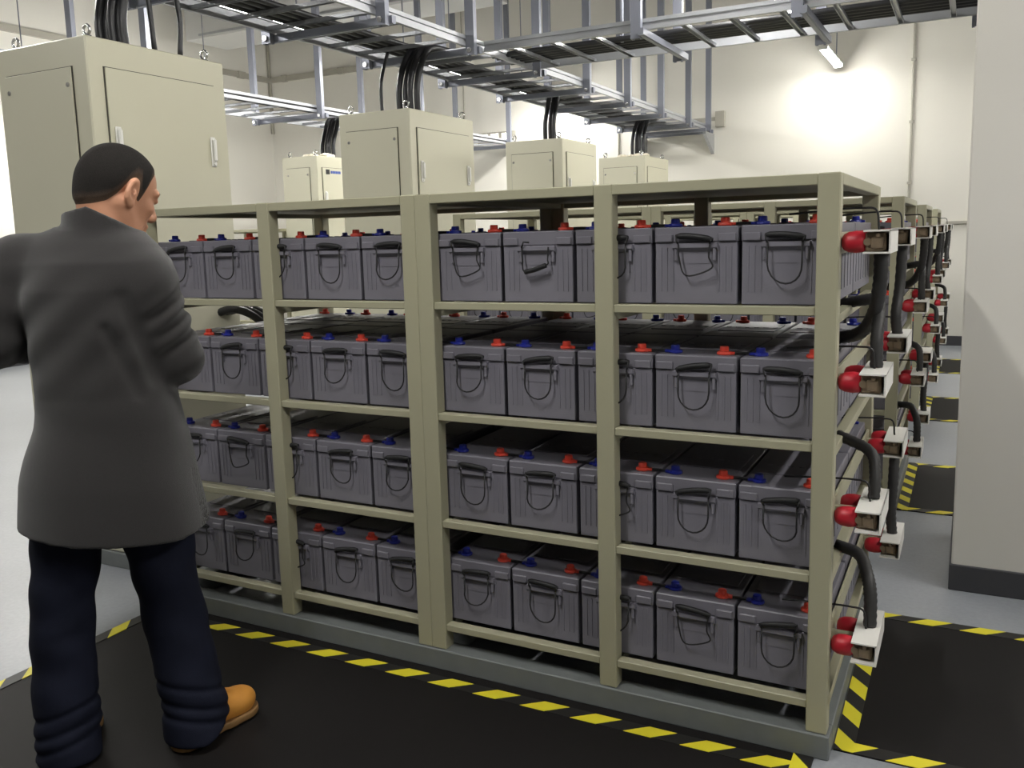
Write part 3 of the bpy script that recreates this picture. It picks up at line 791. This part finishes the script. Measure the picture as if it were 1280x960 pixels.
def folds(X, Y, Z):
    f1 = .0045 * np.sin(22 * (Z + .55 * X + .25 * Y) + 1.4) * np.clip((1.30 - Z) * 3, 0, 1) * np.clip((Z - .75) * 4, 0, 1)
    f2 = .006 * np.sin(26 * X + 7 * Y + 3.0 * Z) * np.clip((1.0 - Z) * 3, 0, 1)
    f3 = .003 * np.sin(48 * (Z - .8 * X + .3 * Y)) * np.clip((Z - 1.0) * 5, 0, 1) * np.clip((1.42 - Z) * 8, 0, 1)
    return f1 + f2 + f3
co.custom(lambda X, Y, Z: np.maximum(np.maximum(stack(X, Y, Z) + folds(X, Y, Z), (Z - 1.47)), HEM + .02 * (X / .27) ** 2 - .012 * X / .27 - Z))
co.cap((.03, .03, 1.415), LSH, .078, .078, .05); co.cap((.06, .01, 1.40), RSH, .072, .066, .05)
co.cap(LSH, LEL, .082, .068, .03, rip=.004, ripf=60); co.cap(LEL, LWR, .066, .050, .02, rip=.003, ripf=80)
co.cap(RSH, REL, .074, .068, .03, rip=.007, ripf=110); co.cap(REL, RWR, .066, .050, .02, rip=.004, ripf=90)
# crease where the right sleeve meets the back, and the back seam
co.cap((.075, -.175, 1.30), (.150, -.150, 1.08), .012, .010, .03, 's'); co.cap((.03, -.16, 1.22), (.10, -.165, 1.05), .006, .004, .03, 's')
# open shell under the hem and at the cuffs
co.custom(lambda X, Y, Z: np.maximum(stack(X, Y, Z, -.014), Z - .92), 0, 's')
for a_, b_ in ((LEL, LWR), (REL, RWR)):
    d_v = (np.array(b_) - np.array(a_)); d_v /= np.linalg.norm(d_v)
    co.cap(np.array(b_) - d_v * .01, np.array(b_) + d_v * .09, .043, .043, 0, 's')
    co.custom(lambda X, Y, Z: np.maximum((b_[0] - X) * d_v[0] + (b_[1] - Y) * d_v[1] + (b_[2] - Z) * d_v[2] + .015, np.sqrt((X - b_[0]) ** 2 + (Y - b_[1]) ** 2 + (Z - b_[2]) ** 2) - .09), 0, 's')
# stand-up collar
NC = (.052, .030)
def collar(X, Y, Z):
    x = (X - NC[0]) * rt[0] + (Y - NC[1]) * rt[1]; y = (X - NC[0]) * ft[0] + (Y - NC[1]) * ft[1]
    R = .088 + .10 * np.clip(1.53 - Z, 0, .2)
    rad = np.sqrt((x / 1.0) ** 2 + (y / 1.0) ** 2)
    top = np.minimum(1.538 - .25 * np.maximum(0, .02 - X) ** 1.0, 1.555 - .52 * (X + .02))
    return np.maximum(np.maximum(np.abs(rad - R) - .009, Z - top), 1.40 - Z)
co.custom(collar, .012)
co.custom(lambda X, Y, Z: np.maximum(np.sqrt((X - NC[0]) ** 2 + (Y - NC[1]) ** 2) - .079, 1.43 - Z), .006, 's')
COAT_ME = co.mesh('coat', COAT)
# --- jeans
je = Field((-.36, -.26, .0), (.36, .26, .98), .0062)
PEL = (.012, .0, .86)
je.ell((.010, .0, .90), (.165, .125, .13), .03)
LH, LK, LA = (-.085, .03, .80), (-.138, .030, .42), (-.157, .030, .10)
RH_, RK, RA = (.105, -.02, .80), (.142, -.015, .40), (.186, -.045, .10)
je.cap(LH, LK, .105, .076, .03, rip=.002, ripf=37); je.cap(LK, LA, .073, .076, .03, rip=.0012, ripf=71)
je.cap(RH_, RK, .108, .080, .03, rip=.003, ripf=41); je.cap(RK, RA, .077, .081, .03, rip=.0015, ripf=63)
je.cap((-.14, .02, .50), (-.150, .02, .36), .066, .070, .03, rip=.003, ripf=60)
je.cap((-.146, .026, .34), (-.159, .014, .0), .071, .088, .03); je.cap((-.12, .03, .19), (-.115, .03, .13), .045, .045, .03)
for q_ in ((.155, .004), (.105, -.004), (.062, .006)): je.custom(lambda X, Y, Z: je.v + .006 * np.exp(-((Z - q_[0] - .25 * (X + .16) + .18 * Y) / .010) ** 2) * (X < .01), 0, 'r')
je.cap((.155, -.025, .34), (.182, -.060, .0), .075, .092, .03)
for q_ in ((.165, .0), (.110, 0), (.070, 0)): je.custom(lambda X, Y, Z: je.v + .006 * np.exp(-((Z - q_[0] + .30 * (X - .18) + .15 * Y) / .010) ** 2) * (X > .01), 0, 'r')
je.custom(lambda X, Y, Z: Z - np.where(X < 0, .016, .026) - .034 * np.clip((X - .16) * 8 + (Y + .06) * 5, -.2, 1) - .012 * (X < 0) * np.clip((Y - .02) * 10, 0, 1), .01, 's')
je.custom(lambda X, Y, Z: -.0035 * np.sin(31 * Z + 9 * X) * np.sin(17 * X + 23 * Y + 11 * Z) + je.v, 0, 'r')
for c in (LA, RA): je.cap((c[0], c[1], .0), (c[0], c[1], .11), .064, .050, .008, 's')
JEANS_ME = je.mesh('jeans', JEANS)
# --- boots
def build_boot(ankle, ang):
    f, r = frame(ang); A = np.array([ankle[0], ankle[1], 0.0])
    P = lambda x, y, z: A + f * x + r * y + np.array([0, 0, z])
    B = (f, r, np.array([0, 0, 1.0]))
    lo = A - np.array([.26, .26, .015]); hi = A + np.array([.26, .26, .26])
    up = Field(lo, hi, .005)
    up.ell(P(-.026, 0, .052), (.052, .040, .052), .02, B=B); up.cap(P(-.015, 0, .07), P(-.010, 0, .165), .036, .034, .03)
    up.ell(P(.07, .002, .060), (.095, .041, .042), .03, B=B); up.ell(P(.145, .004, .052), (.062, .047, .044), .025, B=B)
    up.cap(P(.02, 0, .105), P(.09, 0, .085), .032, .028, .03)
    up.custom(lambda X, Y, Z: Z - .024 + 0 * X + 0 * Y, .0, 's')
    so = Field(lo, hi, .005)
    for x, R in ((-.035, .047), (.0, .044), (.05, .042), (.10, .049), (.145, .052), (.165, .047)):
        so.cap(P(x, .003 if x > .05 else 0, -.1), P(x, .003 if x > .05 else 0, .1), R, R, .015)
    so.custom(lambda X, Y, Z: np.maximum(Z - .028, .0055 - Z) + 0 * X + 0 * Y, 0, 'i')
    so.cap(P(.03, -.2, .004), P(.03, .2, .004), .012, .012, 0, 's')
    return up.mesh('boot', TAN), so.mesh('sole', SOLE)
# --- body: head, neck, trunk, arms, hands and legs as one surface
bd = Field((-.34, -.26, .02), (.36, .44, 1.80), .0042)
bd.ell((.03, .0, 1.25), (.15, .10, .22), .05, B=(rt, ft, (0, 0, 1))); bd.ell((.02, .0, .98), (.13, .10, .17), .05, B=(rt, ft, (0, 0, 1)))
bd.cap((-.10, .07, 1.37), (.11, -.06, 1.34), .05, .05, .05)
HF = math.radians(31); HS = 1.01; fh, rh = frame(HF)
pit = math.radians(24)
Fv = fh * math.cos(pit) - np.array([0, 0, 1]) * math.sin(pit); Uv = fh * math.sin(pit) + np.array([0, 0, 1]) * math.cos(pit); Rv = rh
HC = np.array([.098, .045, 1.588])
def H_(f, r, u): return HC + (Fv * f + Rv * r + Uv * u) * HS
HB = (Fv, Rv, Uv)
class Scaled:      # the same field with radii multiplied by the head's scale
    def __init__(s, F): s.F = F
    def ell(s, c, R, k=.02, mode='u', B=None): s.F.ell(c, tuple(x * HS for x in R), k, mode, B)
    def cap(s, a, b, r1, r2, k=.02, mode='u'): s.F.cap(a, b, r1 * HS, r2 * HS, k, mode)
def build_head(F, ears=True):
    F = Scaled(F)
    F.cap((.045, .025, 1.39), H_(-.040, 0, -.050), .060, .056, .03)
    F.ell(H_(-.004, 0, .022), (.104, .080, .092), .01, B=HB)          # cranium
    F.ell(H_(-.050, 0, -.010), (.058, .066, .070), .02, B=HB)         # back of the head
    F.ell(H_(.038, 0, -.050), (.064, .060, .078), .03, B=HB)          # face
    F.cap(H_(.055, -.028, -.105), H_(.055, .028, -.105), .022, .022, .03)   # jaw
    F.ell(H_(.080, 0, -.116), (.020, .022, .018), .02, B=HB)          # chin
    for s_ in (-1, 1):
        F.cap(H_(-.010, s_ * .056, -.050), H_(.055, s_ * .034, -.108), .018, .016, .025)   # jaw line
        F.ell(H_(.066, s_ * .038, -.028), (.026, .022, .018), .02, B=HB)   # cheek bone
        F.ell(H_(.103, s_ * .031, .004), (.018, .018, .012), .012, 's', B=HB)   # eye socket
        F.cap(H_(.094, s_ * .016, .018), H_(.082, s_ * .050, .018), .011, .010, .012)  # brow
        F.ell(H_(.090, s_ * .031, .003), (.013, .017, .009), .006, B=HB)   # lids
    F.cap(H_(.098, 0, .010), H_(.119, 0, -.030), .009, .014, .012)     # nose bridge
    F.ell(H_(.117, 0, -.036), (.014, .013, .012), .008, B=HB)
    for s_ in (-1, 1): F.ell(H_(.106, s_ * .013, -.041), (.012, .008, .009), .008, B=HB)
    F.cap(H_(.098, -.020, -.070), H_(.098, .020, -.070), .008, .008, .006); F.cap(H_(.104, -.010, -.068), H_(.104, .010, -.068), .007, .007, .006)
    F.cap(H_(.097, -.016, -.083), H_(.097, .016, -.083), .009, .009, .006)
    F.cap(H_(.108, -.022, -.076), H_(.108, .022, -.076), .0035, .0035, .003, 's')
    if not ears: return
    for s_ in (-1, 1):      # ear: shell, hollow, inner fold, lobe
        E = H_(-.006, s_ * .081, -.016)
        eB = (Fv * .94 - Rv * s_ * .34, Rv * s_ * .94 + Fv * .34, Uv * .97 - Fv * .18)
        F.ell(E, (.023, .010, .035), .006, B=eB); F.ell(E + eB[1] * .009 + Uv * .003 + eB[0] * .003, (.014, .009, .023), .003, 's', B=eB)
        F.ell(E + eB[1] * .004 + eB[0] * .006 - Uv * .004, (.005, .007, .014), .003, B=eB); F.ell(E - Uv * .032 + eB[0] * .010, (.012, .008, .012), .006, B=eB)
build_head(bd)
# arms
for sh, el, wr in ((LSH, LEL, LWR), (RSH, REL, RWR)):
    bd.cap(sh, el, .045, .040, .03); bd.cap(el, wr, .038, .028, .02)
# hands: the fingers curl toward each other in front of the chest
def hand(wr, el, side):
    wr = np.array(wr); d = wr - np.array(el); d /= np.linalg.norm(d)
    inn = np.array([-.55, .35, .15]) if side > 0 else np.array([.80, -.1, .15])
    inn = inn - d * (inn @ d); inn /= np.linalg.norm(inn)     # palm faces this way
    up = np.cross(d, inn) * (1 if side > 0 else -1)
    if up[2] < 0: up = -up
    W0 = wr + d * .02
    bd.cap(wr - d * .02, W0, .027, .025, .015)
    bd.ell(W0 + d * .045, (.048, .017, .040), .012, B=(d, inn, up))
    lens = [(.030, .024, .019), (.042, .028, .021), (.045, .030, .022), (.041, .028, .021)]
    offs = [-.030, -.010, .010, .029]
    for L_, o_ in zip(lens, offs):
        p = W0 + d * .085 + up * o_; a = .35; r_ = .0092
        for j, l_ in enumerate(L_):
            q = p + (d * math.cos(a) + inn * math.sin(a)) * l_
            bd.cap(p, q, r_, r_ * .92, .003); p = q; r_ *= .92; a += .55
    t0 = W0 + d * .02 + up * .030 + inn * .008
    t1 = t0 + (d * .55 + up * .55 + inn * .45) * .042; t2 = t1 + (d * .85 + up * .1 + inn * .5) * .030
    bd.cap(W0 + d * .01, t0, .016, .014, .012); bd.cap(t0, t1, .0135, .0115, .004); bd.cap(t1, t2, .0112, .0092, .003)
hand(LWR, LEL, -1); hand(RWR, REL, 1)
# legs inside the jeans
for h_, k_, a_ in ((LH, LK, LA), (RH_, RK, RA)):
    bd.cap((h_[0], h_[1], .88), k_, .082, .054, .03); bd.cap(k_, (a_[0], a_[1], .12), .052, .036, .02)
BODY_ME = bd.mesh('person', SKIN)
# --- close-cropped hair: follows the skull and thins out to nothing at the hairline
ha = Field(HC - .16, HC + .16, .003)
build_head(ha, False)
def hair_off(X, Y, Z):
    px, py, pz = X - HC[0], Y - HC[1], Z - HC[2]
    f = px * Fv[0] + py * Fv[1] + pz * Fv[2]; r = px * Rv[0] + py * Rv[1] + pz * Rv[2]; u = px * Uv[0] + py * Uv[1] + pz * Uv[2]
    side = np.interp(f, [-.14, -.095, -.075, -.052, -.036, -.024, -.008, .008, .014, .020, .028, .033, .038, .044, .050, .060, .068, .090], [-.098, -.092, -.080, -.062, -.036, -.004, .020, .020, -.010, -.028, -.030, -.010, .014, .036, .050, .066, .076, .092])
    front = np.interp(f, [.0, .05, .075, .11], [-.05, .05, .080, .094])
    k_ = np.clip((np.abs(r) - .030) / .025, 0, 1)
    line = np.where(f > .03, front * (1 - k_) + side * k_, side)
    return np.clip((u - line) * .22, -.006, .0042), u - line
ha.custom(lambda X, Y, Z: ha.v - hair_off(X, Y, Z)[0], 0, 'r')
HAIR_ME = ha.mesh('hair', HAIR)
# the cut is shorter (and shows more scalp) near the hairline
hv = np.array([v.co[:] for v in HAIR_ME.vertices])
at_ = HAIR_ME.attributes.new('crop', 'FLOAT', 'POINT')
at_.data.foreach_set('value', np.clip(hair_off(hv[:, 0], hv[:, 1], hv[:, 2])[1] / .040, 0, 1).astype(np.float32))

BASE = Vector((-1.80, -.78, .004))
LX = Vector((.6022, .7984, 0))
man = put(BODY_ME, 'person', None, BASE, math.atan2(LX.y, LX.x))
tag(man, 'man in charcoal wool coat, dark jeans and tan boots, looking at the rack', 'person')
h = put(HAIR_ME, 'hair', man); h['label'] = 'short cropped black hair'
h = put(COAT_ME, 'coat', man); h['label'] = 'charcoal wool coat'
h = put(JEANS_ME, 'jeans', man); h['label'] = 'dark blue jeans'
for ank, ang in (((.180, -.060), math.radians(33)), ((-.170, .02), math.radians(72))):
    um, sm = build_boot(ank, ang)
    b_o = put(um, 'boot', man); b_o['label'] = 'tan leather boot'
    put(sm, 'sole', b_o)
for s_ in (-1, 1):
    e_c = H_(.087, s_ * .031, .003)
    eb = MB()
    bmesh.ops.create_uvsphere(eb.bm, u_segments=12, v_segments=8, radius=.0125 * HS, matrix=Matrix.Translation(Vector(e_c)))
    e_o = sub(eb, 'eye', HELD, man, smooth=True)
    ib = MB(); pc = Vector(e_c) + Vector(Fv) * .0108 * HS
    ib.cyl(pc, pc + Vector(Fv) * .0022, .0055, .003, 10)
    sub(ib, 'iris', IRIS, e_o)
    bb = MB(); bb.tube(bez([H_(.103, s_ * .014, .022), H_(.102, s_ * .030, .027), H_(.088, s_ * .052, .022)], 5), .0035, 6)
    sub(bb, 'eyebrow', BROW, man)
